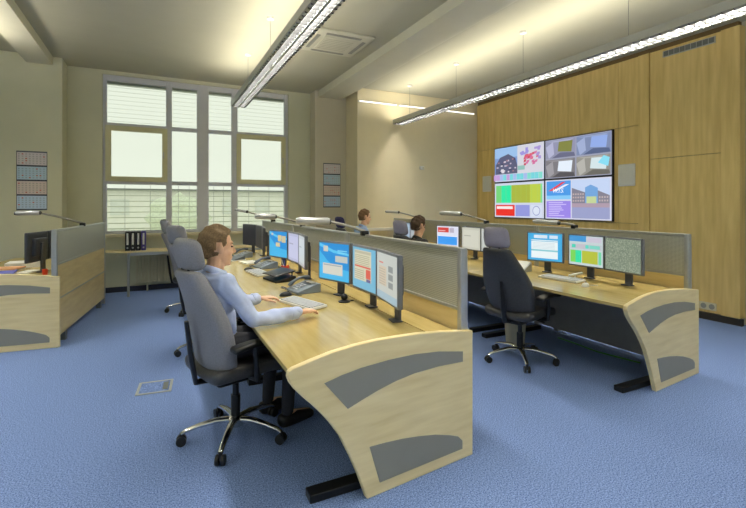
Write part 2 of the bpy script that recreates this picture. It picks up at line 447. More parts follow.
# outside, a street whose pale colours have haze and glare painted in
struct('ground', MB().box(-40, 60, 9.2, 90, -3.2, -3.0), 'ground_hazed')
bd = thing('apartment_building', 'apartment block with white haze in its colour, seen through the window blinds', 'building', (5, 46, -3))
MB().box(-26, 26, 0, 10, 0, 5.8).build('wall', 'facade_hazed', bd)
for i in range(16):
    for k in range(2):
        MB().box(-24.6 + i * 3.2, -23.1 + i * 3.2, -.12, .02, 1.0 + k * 2.6, 2.4 + k * 2.6).build('window', 'facade_glass_hazed', bd)
MB().box(-26.4, 26.4, -.5, 10.5, 5.8, 6.0).build('roof', 'alu_dark', bd)
for i, (x, y, r) in enumerate(((-6, 30, 1.7), (1.5, 34, 2.0), (12, 32, 1.8))):
    tr = thing('street_tree', ('low rounded', 'broad rounded', 'middling rounded')[i] + ' street tree, green whitened by painted haze, beyond the window blinds', 'tree', (x, y, -3))
    MB().tube([(0, 0, 0), (.1, 0, 2.2)], [.2, .14], 8).build('trunk', 'wood_joint', tr)
    def lump(p):
        k = 1 + .12 * math.sin(p.x * 5 + i) * math.cos(p.y * 4) + .1 * math.sin(p.z * 6 + 2 * i); return p * k
    MB().ell((0, 0, 2.0 + r * .8), (r, r, r * .85), 24, lump).build('crown', 'leaf_hazed', tr, smooth=True)

# ------------------------------------------------------------------ pendant louvre lamps
def pendant(label, X, y0, y1, Z=3.2):
    L = y1 - y0; t = thing('pendant_lamp', label, 'ceiling lamp', (X, y0, Z))
    for s in (-1, 1):
        MB().prism([(.085, -.04), (.125, -.03), (.125, .05), (.117, .05), (.117, -.02), (.085, -.03)], lambda u, v, w, s=s: (s * u, w, v), 0, L).build('side_rail', 'alu', t)
    MB().box(-.012, .012, .01, L - .01, -.045, .04).build('spine', 'alu', t)
    MB().box(-.112, .112, .012, L - .012, .048, .054).build('uplight_plate', 'uplight', t)  # self-glowing plate added on top to wash the ceiling with light
    for e in (0, L - .012):
        MB().box(-.117, .117, e, e + .012, -.038, .05).build('end_cap', 'alu', t)
    bl = MB().prism([(-.116, -.045), (.116, -.045), (.116, .012), (-.116, .012)], lambda u, v, w: (u, w, v), 0, .004).mesh('louvre_blade')
    y = .09
    while y < L - .05:
        link('louvre_blade', bl, 'reflector', t, (0, y, 0)); y += .085
    seg = 1.5; n = int(L / seg)
    for k in range(n):
        a = .03 + k * (L - .06) / n; b = a + (L - .06) / n - .05
        for s in (-1, 1):
            MB().tube([(s * .062, a, .03), (s * .062, b, .03)], .013, 8).build('tube', 'tube_light', t)
    k = .55
    while k < L:
        c = MB().tube([(0, k, .04), (0, k, H - Z - .02)], .0025, 5).build('cable', 'alu_dark', t)
        MB().lathe((0, k, H - Z - .035), [(.012, 0), (.045, .012), (.045, .035)], 14).build('ceiling_cup', 'white_plastic', c)
        k += 1.45
    return t
pendant('long suspended louvre lamp pointing at the tall window', 1.27, .5, 7.72)
pendant('long suspended louvre lamp running beside the timber wall', 4.38, .9, 7.70, 3.15)
pendant('long louvre lamp added out of view above the desk strewn with folders', -1.96, .5, 7.2)  # third lamp line, added out of view to brighten the room
pendant('unseen louvre lamp added at the rear end of the middle lamp line', 1.27, -4.0, .1)  # this and the next two hang behind the camera, added for brightness
pendant('unseen louvre lamp added at the rear end of the timber wall line', 4.38, -4.0, .4, 3.15)
pendant('unseen louvre lamp added at the rear end of the left lamp line', -1.96, -4.0, .1)
for k, (x0, x1, nm) in enumerate(((3.56, 4.42, 'beside the column'), (4.46, 5.32, 'in the middle of the row'), (5.36, 6.4, 'beside the timber wall'))):
    t = thing('wall_strip_light', 'slim white strip light high on the cream wall, ' + nm, 'strip light', (0, YC, 3.53), 0, 'strip lights on the cream wall')
    MB().box(x0, x1, -.035, 0, -.012, .022).build('housing', 'white_plastic', t)
    MB().tube([(x0 + .02, -.05, 0), (x1 - .02, -.05, 0)], .014, 8).build('tube', 'strip_tube', t)

# ceiling cassette
t = thing('ceiling_cassette', 'square white air conditioning cassette set in the ceiling', 'air conditioner', (2.28, 5.8, H))
MB().rbox((0, 0, -.018), (.84, .84, .036), .012, 6).build('frame', 'beam_paint', t, smooth=True)
MB().box(-.24, .24, -.24, .24, -.045, -.036).build('grille', 'beam_paint', t, bevel=.004)
for k in range(4):
    c, s = math.cos(k * PI / 2), math.sin(k * PI / 2)
    m = MB(); m.cbox((0, 0, 0), (.5, .05, .01))
    m.build('air_slot', 'grey_insert', t, (.33 * s, -.33 * c, -.038), (0, 0, k * PI / 2))
for k in range(7):
    MB().box(-.2, .2, -.18 + k * .06, -.165 + k * .06, -.049, -.045).build('slat', 'ceiling', t)

# ------------------------------------------------------------------ things on the timber wall
def video_screen(label, yc, zc, items, extra=None):
    W, Hh = 1.343, .728
    t = thing('video_wall_screen', label, 'screen', (XR - .05, yc, zc), 0, 'screens of the video wall')
    MB().box(-.045, 0, -W / 2, W / 2, -Hh / 2, Hh / 2).build('casing', 'black_plastic', t, bevel=.003)
    # image faces -X; image x runs towards -Y (left to right as seen)
    im = paint('picture', W - .03, Hh - .03, items, 'screen', t, (-.0455, 0, 0), (0, 0, -PI / 2), .0008)
    if extra: extra(t)
    return t
rnd = random.Random(3)
def pic_map():
    it = [(0, 0, 1, 1, (196, 204, 224)), (0, .22, .5, 1, (120, 150, 206)), (0, .7, .5, 1, (150, 186, 226)),
          ([(.02, .22), (.02, .5), (.12, .72), (.3, .8), (.45, .66), (.5, .4), (.5, .22)], (84, 88, 118))]
    for k in range(26):
        x, y = rnd.uniform(.04, .44), rnd.uniform(.24, .62); it.append((x, y, x + rnd.uniform(.03, .06), y + .04, rnd.choice([(200, 190, 206), (160, 120, 130), (56, 60, 90), (220, 214, 220)])))
    it.append((.5, .2, 1, 1, (206, 206, 216)))
    for k in range(22):
        x, y = rnd.uniform(.62, .88), rnd.uniform(.38, .7); c = rnd.choice([(216, 84, 110), (206, 110, 160), (196, 70, 90)])
        it.append(([(x, y), (x + .05, y + .02), (x + .06, y + .09), (x + .01, y + .07)], c))
    for k in range(10):
        x, y = rnd.uniform(.54, .7), rnd.uniform(.68, .88); it.append((x, y, x + .05, y + .06, (150, 140, 214)))
    for k in range(8):
        x, y = rnd.uniform(.84, .92), rnd.uniform(.5, .85); it.append((x, y, x + .05, y + .06, (160, 140, 206)))
    it.append((.52, .3, .66, .42, (140, 186, 180)))
    for k in range(14):
        it.append((k / 14, .03, (k + 1) / 14 - .005, .2, rnd.choice([(110, 206, 214), (160, 180, 226), (190, 150, 210), (120, 214, 200)])))
    return it
def pic_cctv():
    it = [(0, 0, 1, 1, (150, 154, 176))]
    for qx, qy, base, acc in ((.01, .52, (140, 142, 170), (124, 128, 64)), (.51, .52, (120, 134, 170), (140, 166, 224)), (.01, .02, (120, 118, 124), (222, 232, 244)), (.51, .02, (142, 140, 134), (206, 222, 226))):
        it.append((qx, qy, qx + .48, qy + .46, base))
        it.append(([(qx, qy + .3), (qx + .12, qy + .42), (qx + .14, qy + .1), (qx + .05, qy)], tuple(min(255, v + 34) for v in base)))
        it.append(([(qx + .2, qy + .16), (qx + .42, qy + .12), (qx + .44, qy + .4), (qx + .22, qy + .42)], acc))
        it.append(([(qx + .1, qy), (qx + .24, qy + .13), (qx + .46, qy + .1), (qx + .48, qy)], tuple(v - 40 for v in base)))
        it.append(([(qx + .02, qy + .44), (qx + .46, qy + .44), (qx + .4, qy + .4), (qx + .12, qy + .41)], tuple(min(255, v + 24) for v in base)))
    it.append(([(.82, .3), (.96, .2), (.98, .4), (.9, .46)], (130, 214, 236)))
    return it
def pic_blocks():
    it = [(0, 0, 1, 1, (200, 206, 224)), (.03, .42, .97, .93, (120, 214, 150)), (.03, .42, .14, .93, (110, 206, 120)), (.15, .42, .36, .93, (40, 226, 160)),
          (.37, .42, .74, .93, (164, 176, 60)), (.74, .42, .94, .93, (182, 200, 70))]
    for k in range(9): it.append((.04 + k * .105, .42, .044 + k * .105, .93, (150, 200, 110)))
    it += [(.03, .04, .44, .36, (226, 40, 34)), (.05, .24, .4, .32, (240, 226, 226)), (.46, .04, .74, .36, (140, 146, 214)), (.76, .04, .97, .36, (206, 214, 232))]
    ring = [(.865 + .07 * math.cos(a * PI / 12), .2 + .13 * math.sin(a * PI / 12)) for a in range(24)]
    it.append((ring, (120, 130, 190))); it.append(([(.865 + (x - .865) * .86, .2 + (y - .2) * .86) for x, y in ring], (212, 220, 236)))
    return it
def pic_building():
    it = [(0, 0, 1, 1, (206, 208, 226)), (.02, .5, .42, .97, (70, 150, 226)), (.02, .5, .42, .6, (130, 196, 240)),
          ([(.05, .72), (.28, .94), (.34, .94), (.12, .72)], (226, 66, 80)), ([(.12, .72), (.34, .88), (.4, .88), (.2, .72)], (232, 232, 240)),
          (.02, .03, .42, .46, (150, 130, 226))]
    for k in range(8): it.append((.06, .08 + k * .047, .1 + rnd.uniform(.1, .26), .1 + k * .047, (206, 196, 244)))
    it += [(.44, .03, .98, .97, (190, 206, 236)), (.44, .03, .98, .36, (150, 156, 196)), (.44, .3, .98, .4, (170, 150, 166)),
           ([(.44, .4), (.44, .78), (.64, .66), (.64, .4)], (126, 124, 140)), ([(.64, .4), (.64, .78), (.72, .84), (.82, .76), (.82, .4)], (110, 160, 214)),
           (.66, .4, .8, .56, (190, 206, 150)), ([(.82, .4), (.82, .7), (.98, .58), (.98, .4)], (130, 126, 140))]
    for k in range(5):
        for j in range(3): it.append((.455 + k * .037, .44 + j * .08, .478 + k * .037, .48 + j * .08, (186, 170, 170)))
    for k in range(4):
        for j in range(2): it.append((.84 + k * .035, .44 + j * .08, .86 + k * .035, .48 + j * .08, (190, 176, 176)))
    return it
def wis(t):
    lettering('W.I.S.', .105, 'paper_white_lit', t, (-.0525, .37, .12), (PI / 2, 0, -PI / 2), .3)
emission('paper_white_lit', (244, 246, 252), .95)
YV0, YV1, ZV0, ZV1 = 4.53, 7.225, 1.235, 2.695
yl, yr = YV1 - .674, YV0 + .674
video_screen('video wall screen showing a dark building photo beside a coloured map', yl, ZV1 - .365, pic_map())
video_screen('video wall screen split into four grey surveillance camera views', yr, ZV1 - .365, pic_cctv())
video_screen('video wall screen with green and olive blocks above a red panel', yl, ZV0 + .365, pic_blocks())
video_screen('video wall screen with blue logo tile beside an office building photo', yr, ZV0 + .365, pic_building(), wis)
for (ya, yb, nm) in ((4.19, 4.46, 'between the video wall and the narrow timber strip'), (7.36, 7.63, 'between the video wall and the cream wall corner')):
    t = thing('wall_speaker', 'flat square white wall speaker ' + nm, 'speaker', (XR - .05, (ya + yb) / 2, 1.96))
    MB().rbox((-.012, 0, 0), (.024, yb - ya, .34), .01, 6).build('frame', 'white_plastic', t, smooth=True)
    MB().box(-.028, -.022, (ya - yb) / 2 + .025, (yb - ya) / 2 - .025, -.145, .145).build('grille', 'speaker_cloth', t, bevel=.002)
t = thing('wall_vent', 'long grey ventilation grille at the top of the timber wall', 'vent', (XR - .05, 3.46, 3.645))
MB().box(-.012, 0, -.33, .33, -.045, .045).build('frame', 'alu', t, bevel=.003)
for k in range(9):
    MB().box(-.018, -.01, -.315 + k * .071, -.255 + k * .071, -.034, .034).build('slot', 'alu_dark', t)
t = thing('wall_socket', 'pale double socket plate low on the timber wall', 'socket', (XR - .05, 3.22, .175))
MB().rbox((-.006, 0, 0), (.012, .2, .1), .004, 5).build('plate', 'cream', t)
for s in (-1, 1):
    MB().tube([(-.014, s * .048, 0), (-.011, s * .048, 0)], .034, 16).build('socket_well', 'grey_insert', t)
t = thing('wall_thermostat', 'small white thermostat box alone on the cream wall', 'thermostat', (5.03, YC, 2.28))
MB().rbox((0, -.012, 0), (.11, .024, .07), .008, 5).build('casing', 'white_plastic', t, smooth=True)
MB().tube([(.025, -.03, 0), (.025, -.024, 0)], .018, 14).build('dial', 'cream', t)

# ------------------------------------------------------------------ calendars
def calendar(label, xc, y, zc, w, h):
    t = thing('wall_calendar', label, 'calendar', (xc, y, zc))
    MB().box(-w / 2, w / 2, -.006, 0, -h / 2, h / 2).build('backing', 'skirting_blue', t)
    rr = random.Random(int(xc * 10))
    for k in range(4):
        base = [(196, 216, 236), (222, 206, 200), (190, 214, 230), (220, 212, 214)][k]
        it = [(0, 0, 1, 1, base)]
        for r in range(5):
            for q in range(8):
                it.append((.04 + q * .12, .1 + r * .17, .1 + q * .12, .19 + r * .17, tuple(int(v * .86) for v in base) if rr.random() > .08 else (196, 110, 100)))
        zz = -h / 2 + .012 + k * (h - .012) / 4 + (h / 4 - .03) / 2 + .012
        paint('month_sheet', w - .014, h / 4 - .026, it, 'print', t, (0, -.0065, zz), (0, 0, 0), .0004)
    MB().box(-w / 2, w / 2, -.009, -.006, h / 2 - .02, h / 2).build('header_strip', 'phone_dark', t)
    MB().box(-w / 2, w / 2, -.009, -.006, -h / 2, -h / 2 + .016).build('footer_strip', 'phone_dark', t)
calendar('four month wall calendar hung above the desk with the folders', -1.68, 8.32, 1.87, .38, .90)
calendar('four month wall calendar hung on the pale column', 3.235, 8.42, 1.90, .37, .90)

# ------------------------------------------------------------------ floor socket, window table, binders, radiator
t = thing('floor_socket', 'square flush floor socket lid in the blue carpet', 'floor socket', (0.0, 4.04, 0), -.1)
m = MB(); m.box(-.13, .13, -.13, -.11, 0, .006); m.box(-.13, .13, .11, .13, 0, .006); m.box(-.13, -.11, -.11, .11, 0, .006); m.box(.11, .13, -.11, .11, 0, .006)
m.build('frame', 'alu', t)
MB().box(-.108, .108, -.108, .108, 0, .004).build('lid', 'carpet', t)
MB().box(.06, .1, -.08, .08, .004, .008).build('cable_flap', 'alu_dark', t, bevel=.002)

t = thing('window_table', 'narrow wooden table on steel legs under the window', 'table', (0, 0, 0))
MB().prism([(-.8, 8.46), (-.41, 8.2), (1.9, 8.2), (1.9, 8.60), (-.8, 8.60)], lambda u, v, w: (u, v, w), .715, .745).build('tabletop', 'wood_panel', t, bevel=.004)
MB().box(-.36, 1.85, 8.24, 8.27, .665, .715).build('rail', 'alu', t)
for x, y in ((-.39, 8.23), (1.86, 8.23), (-.76, 8.56), (1.86, 8.56), (.75, 8.23)):
    MB().tube([(x, y, 0), (x, y, .715)], .02, 10).build('leg', 'alu', t, smooth=True)
for k in range(4):
    nm = ('black lever arch binder on the window table, outermost by the partition', 'black lever arch binder on the window table, second from the partition',
          'black lever arch binder on the window table, next to the purple one', 'purple lever arch binder ending the row on the window table')[k]
    t = thing('ring_binder', nm, 'binder', (-.405 + k * .078, 8.38, .745), 0, 'binders on the window table')
    MB().rbox((0, 0, .16), (.073, .26, .32), .006, 5).build('cover', 'black_plastic' if k < 3 else 'purple_plastic', t)
    MB().box(-.014, .014, -.1325, -.13, .1, .29).build('spine_label', 'paper_white', t)
    MB().tube([(0, -.134, .05), (0, -.13, .05)], .013, 12).build('finger_ring', 'alu', t)
t = thing('radiator', 'cream ribbed radiator below the window behind the table', 'radiator', (0, 8.67, 0))
for k in range(18):
    x = -.28 + k * .05
    MB().rbox((x, 0, .40), (.042, .07, .52), .016, 5).build('rib', 'radiator', t, smooth=True)
MB().box(-.3, .6, -.02, .02, .16, .2).build('lower_pipe', 'radiator', t, bevel=.008)
for x in (-.12, .42):
    MB().tube([(x, 0, 0), (x, 0, .17)], .014, 8).build('pipe_leg', 'radiator', t)
struct('trim_4', MB().box(3.56, XR - .06, YC - .06, YC, .985, 1.045), 'white_plastic', bevel=.006)   # white dado trunking

# ------------------------------------------------------------------ workstations
PANEL = [(-.005, .71), (.0, .735), (.02, .746), (.114, .766), (.222, .785), (.35, .797), (.485, .801), (.62, .798), (.755, .792), (.935, .775), (1.17, .745), (1.17, 0), (.422, 0),
         (.373, .134), (.326, .242), (.268, .36), (.215, .437), (.157, .509), (.11, .56), (.072, .598), (.03, .645), (.006, .68)]
INS1 = [(.178, .645), (.27, .664), (.385, .678), (.55, .686), (.727, .684), (.9, .668), (1.086, .635), (1.086, .575), (.9, .584), (.727, .581), (.6, .566), (.485, .542), (.39, .516), (.307, .491)]
INS2 = [(.435, .264), (.53, .258), (.643, .246), (.76, .227), (.873, .203), (.98, .17), (1.05, .142), (1.082, .11), (1.082, .062), (.497, .062)]

def rp(fr, x, y):
    a = math.radians(fr[2]); return (fr[0] + x * math.cos(a) - y * math.sin(a), fr[1] + x * math.sin(a) + y * math.cos(a))

def desk(fr, L, label, panel_deg=None):
    t = thing('control_desk', label, 'desk', (fr[0], fr[1], 0), math.radians(fr[2]))
    if panel_deg is not None:
        a = math.radians(panel_deg); y0 = -.076 if panel_deg > 4 else -.02
        e0, e1 = y0 + .036, y0 + .036 + .9 * math.tan(a); e2 = y0 + .036 + 1.085 * math.tan(a); e15 = y0 + .036 + .91 * math.tan(a)
    else:
        e0 = e1 = e15 = e2 = .003
    fl = lambda u, v, w: (u, v, w)
    MB().prism([(0, e0), (.9, e1), (.9, L - .003), (0, L - .003)], fl, .712, .74).build('desktop', 'wood_desk', t, bevel=.004)
    MB().prism([(.91, e15), (1.085, e2), (1.085, L - .003), (.91, L - .003)], fl, .712, .738).build('rear_shelf', 'wood_desk', t, bevel=.003)
    MB().box(1.0, 1.02, .12, L - .02, .06, .70).build('back_panel', 'dark_panel', t)
    MB().box(.75, 1.0, .15, L - .05, .62, .70).build('cable_tray', 'steel_black', t)
    for y in (.10, L - .14):
        MB().box(.145, 1.0, y - .04, y + .04, .0, .045).build('foot', 'steel_black', t, bevel=.006)
        MB().box(.66, .76, y - .03, y + .03, .045, .712).build('leg', 'steel_black', t, bevel=.004)
    if panel_deg is not None:
        p3 = lambda u, v, w: (u, w, v)
        rot = (0, 0, math.radians(panel_deg))
        p = MB().prism(PANEL, p3, 0, .035).build('end_panel', 'wood_panel', t, (0, y0, 0), rot, bevel=.005)
        for q in (INS1, INS2):
            MB().prism(q, p3, -.0025, .002).build('inlay', 'grey_insert', p, label='grey curved inlay')
    return t

def partition(fr, L, label, y0=.0):
    t = thing('desk_partition', label, 'partition', (*rp(fr, 1.115 + .15 * y0, y0), 0), math.radians(fr[2])); L -= y0
    MB().rbox((0, .02, .62), (.055, .045, 1.24), .012, 5).build('post', 'alu', t)
    MB().rbox((0, L - .02, .62), (.05, .03, 1.24), .01, 5).build('post', 'alu', t)
    MB().box(-.022, .022, .043, L - .036, 1.215, 1.24).build('top_rail', 'alu', t, bevel=.005)
    MB().box(-.02, .02, .043, L - .036, .855, .875).build('middle_rail', 'alu', t, bevel=.003)
    MB().box(-.02, .02, .043, L - .036, .485, .5).build('lower_rail', 'alu', t, bevel=.003)
    MB().box(-.012, .012, .043, L - .036, .875, 1.215).build('perforated_panel', 'perforated', t)
    MB().box(-.016, .016, .043, L - .036, .5, .855).build('wood_panel', 'wood_board', t)
    MB().box(-.016, .016, .043, L - .036, .09, .485).build('wood_panel', 'wood_board', t)
    for y in (.3, L - .3):
        MB().box(-.03, .03, y - .03, y + .03, 0, .09).build('glide', 'alu_dark', t)
    return t

def monitor(loc, rz, label, items=None, special=None, casing='monitor_grey', group=None):
    """screen faces local -X"""
    t = thing('monitor', label, 'monitor', (loc[0], loc[1], .74), rz, group)
    W, Hh, zc = .425, .335, .288
    MB().rbox((0, 0, zc), (.035, W, Hh), .008, 5).build('casing', casing, t, smooth=True)
    MB().rbox((.035, 0, zc), (.04, W * .62, Hh * .6), .012, 5).build('back_cover', 'monitor_dark', t, smooth=True)
    MB().rbox((.062, 0, .17), (.022, .075, .335), .004, 4).build('stand', 'monitor_dark', t)
    MB().rbox((.045, 0, .006), (.07, .09, .011), .004, 4).build('foot', 'monitor_dark', t)
    if special:
        MB().box(-.0185, -.0178, -W / 2 + .016, W / 2 - .016, zc - Hh / 2 + .016, zc + Hh / 2 - .016).build('screen_picture', special, t)
    else:
        paint('screen_picture', W - .032, Hh - .032, items or [(0, 0, 1, 1, (24, 26, 34))], 'screen', t, (-.0178, 0, zc), (0, 0, -PI / 2), .0005)
    return t

def desk_notes(seed):
    return [(0, 0, 1, 1, (34, 140, 210)), ([(0, 0), (1, 0), (1, .3), (.6, .34), (.3, .5), (0, .78)], (66, 176, 226)), ([(0, .9), (.5, .74), (1, .7), (1, .76), (.5, .82), (0, 1)], (92, 190, 232))] + \
        ([(.15, .76, .31, .92, (196, 194, 184)), (.56, .5, .96, .67, (188, 192, 186)), (.13, .14, .8, .44, (206, 204, 192)), (.16, .38, .76, .41, (150, 160, 170)), (.64, .8, .94, .83, (130, 206, 236)), (.64, .74, .94, .77, (130, 206, 236))] if seed == 0 else
         [(.12, .84, .22, .93, (196, 190, 170)), (.5, .62, .7, .86, (206, 190, 140)), (.72, .58, .94, .84, (200, 186, 146)), (.38, .4, .62, .56, (206, 192, 150))])
def page_red():
    it = [(0, 0, 1, 1, (112, 176, 204)), (.08, .2, .82, .94, (204, 200, 176)), (.1, .86, .8, .92, (180, 176, 150)), (.1, .52, .8, .56, (206, 96, 80)), (.6, .28, .8, .5, (206, 90, 76)), (.62, .2, .8, .27, (92, 84, 140))]
    for k in range(6): it.append((.12, .58 + k * .045, .76, .595 + k * .045, (160, 156, 122)))
    for k in range(5): it.append((.12, .24 + k * .05, .54, .26 + k * .05, (166, 160, 130)))
    return it
def page_grey():
    it = [(0, 0, 1, 1, (186, 190, 184)), (0, 0, 1, .16, (150, 176, 190)), (.12, .78, .34, .81, (206, 110, 96)), (.12, .3, .5, .72, (196, 182, 160))]
    for k in range(3): it.append((.6, .3 + k * .17, .82, .43 + k * .17, (128, 134, 134)))
    for k in range(7): it.append((.14, .32 + k * .055, .46, .338 + k * .055, (166, 158, 142)))
    return it
def page_form():
    it = [(0, 0, 1, 1, (60, 166, 220)), (.1, .08, .88, .76, (226, 236, 238)), (.18, .82, .58, .94, (212, 224, 236)), (.64, .82, .88, .94, (206, 220, 236)), (.1, .34, .88, .4, (130, 196, 206)), (.1, .7, .88, .73, (140, 190, 216))]
    for k in range(5): it.append((.14, .44 + k * .05, .8, .455 + k * .05, (190, 206, 214)))
    return it
def page_blocks():
    return [(0, 0, 1, 1, (190, 204, 206)), (.0, .8, .52, 1, (64, 146, 206)), (.55, .8, .96, .97, (196, 190, 206)), (.04, .56, .96, .72, (190, 186, 196)), (.08, .58, .2, .7, (80, 206, 180)), (.5, .58, .6, .7, (90, 210, 190)), (.62, .58, .92, .7, (120, 206, 190)),
            (.04, .08, .2, .5, (120, 206, 90)), (.2, .08, .38, .5, (50, 216, 160)), (.4, .08, .86, .5, (176, 186, 60)), (.88, .08, .96, .5, (110, 206, 160))]
def page_redblue():
    return [(0, 0, 1, 1, (216, 218, 234)), (.04, .7, .56, .94, (204, 64, 60)), (.08, .76, .4, .8, (230, 190, 190)), (.6, .7, .8, .92, (176, 170, 190)), (.04, .1, .94, .5, (52, 150, 236)), (.04, .5, .94, .54, (226, 232, 240))]
def page_plain(c): return [(0, 0, 1, 1, c), (.08, .1, .92, .9, tuple(min(255, v + 12) for v in c)), (.12, .6, .5, .64, tuple(v - 30 for v in c))]

def desk_lamp(label, clip, head0, head1, black_tip=False, r=.034):
    """clip point on the partition rail, an arm and a long cylindrical head"""
    c = Vector(clip); a = Vector(head0); b = Vector(head1)
    near = b if (b - c).length < (a - c).length else a
    t = thing('desk_lamp', label, 'lamp', clip)
    MB().rbox((0, 0, -.012), (.065, .06, .045), .01, 5).build('clamp', 'steel_black', t, smooth=True)
    d = near - c; p = MB()
    p.tube([(0, 0, .005), (d * .5 + Vector((0, 0, .01))), d * .97], [.014, .013, .012], 8)
    p.build('arm', 'grey_insert', t, smooth=True)
    MB().ell(d, (.024, .024, .024), 12).build('joint', 'steel_black', t, smooth=True)
    u = (b - a).normalized(); A = a - c; B = b - c
    MB().tube([A, A + u * .015, B - u * .015, B], [r * .8, r, r, r * .8], 16, flat=.8).build('head', 'silver_paint', t, smooth=True)
    MB().tube([B - u * .004, B + u * .012], [r * .82, r * .72], 16, flat=.8).build('end_cap', 'monitor_dark', t, smooth=True)
    MB().tube([A + u * .004, A - u * .012], [r * .82, r * .72], 16, flat=.8).build('end_cap', 'monitor_dark' if black_tip else 'silver_paint', t, smooth=True)
    return t

def keyboard(label, loc, rz, w=.44):
    t = thing('keyboard', label, 'keyboard', (loc[0], loc[1], .74), rz)
    d = .155
    MB().rbox((0, 0, .011), (d, w, .02), .006, 5, lambda x, y, z: (x, y, z + (x / d + .5) * .008)).build('base', 'white_plastic', t, smooth=True)
    m = MB(); s = .0188
    for r in range(6):
        for k in range(int((w - .03) / s)):
            x = -.06 + r * .0215; y = -w / 2 + .02 + k * s
            m.box(x - .0085, x + .0085, y - .008, y + .008, .024 + x * .05, .031 + x * .05)
    m.build('keys', 'key_pale', t, kind='stuff')
    return t

def mouse(label, loc, rz, material):
    t = thing('computer_mouse', label, 'mouse', (loc[0], loc[1], .74), rz)
    MB().ell((0, 0, .004), (.058, .032, .032), 16, lambda p: Vector((p.x, p.y, max(p.z, -.003)))).build('shell', material, t, smooth=True)
    MB().tube([(.02, -.004, .034), (.02, .004, .034)], .008, 10).build('wheel', 'monitor_dark', t)
    MB().tube([(.055, 0, .006), (.08, -.03, .004), (.11, -.08, .004)], .003, 6).build('cable', material, t)
    return t

def phone(label, loc, rz, material='phone_grey'):
    t = thing('desk_phone', label, 'telephone', (loc[0], loc[1], .74), rz)
    MB().prism([(-.11, 0), (.11, 0), (.11, .075), (.08, .078), (-.11, .022)], lambda u, v, w: (u, w, v), -.12, .12).build('base', material, t, bevel=.006)
    sl = math.atan2(.056, .19)
    m = MB()
    for r in range(4):
        for k in range(3):
            x = -.085 + r * .028; y = -.03 + k * .03
            m.cbox((x, y, .024 + (x + .11) * math.tan(sl) + .006), (.018, .02, .008))
    m.build('keys', 'key_pale', t, kind='stuff')
    MB().cbox((.055, -.025, .079), (.05, .12, .008)).build('display', 'grey_insert', t)
    h = [(-.1 + .2 * k / 8, .085, .05 + (k / 8) * .055 + .03 * math.sin(PI * k / 8)) for k in range(9)]
    hs = MB().tube(h, [.02, .024, .018, .015, .015, .015, .018, .024, .02], 10, flat=.75).build('handset', 'phone_dark', t, smooth=True)
    MB().tube([(-.1 + .012 * math.cos(k * 1.1), .12 + .0055 * k + .0, .012 + .009 * math.sin(k * 1.1)) for k in range(24)], .003, 5).build('cord', 'phone_dark', hs)
    return t

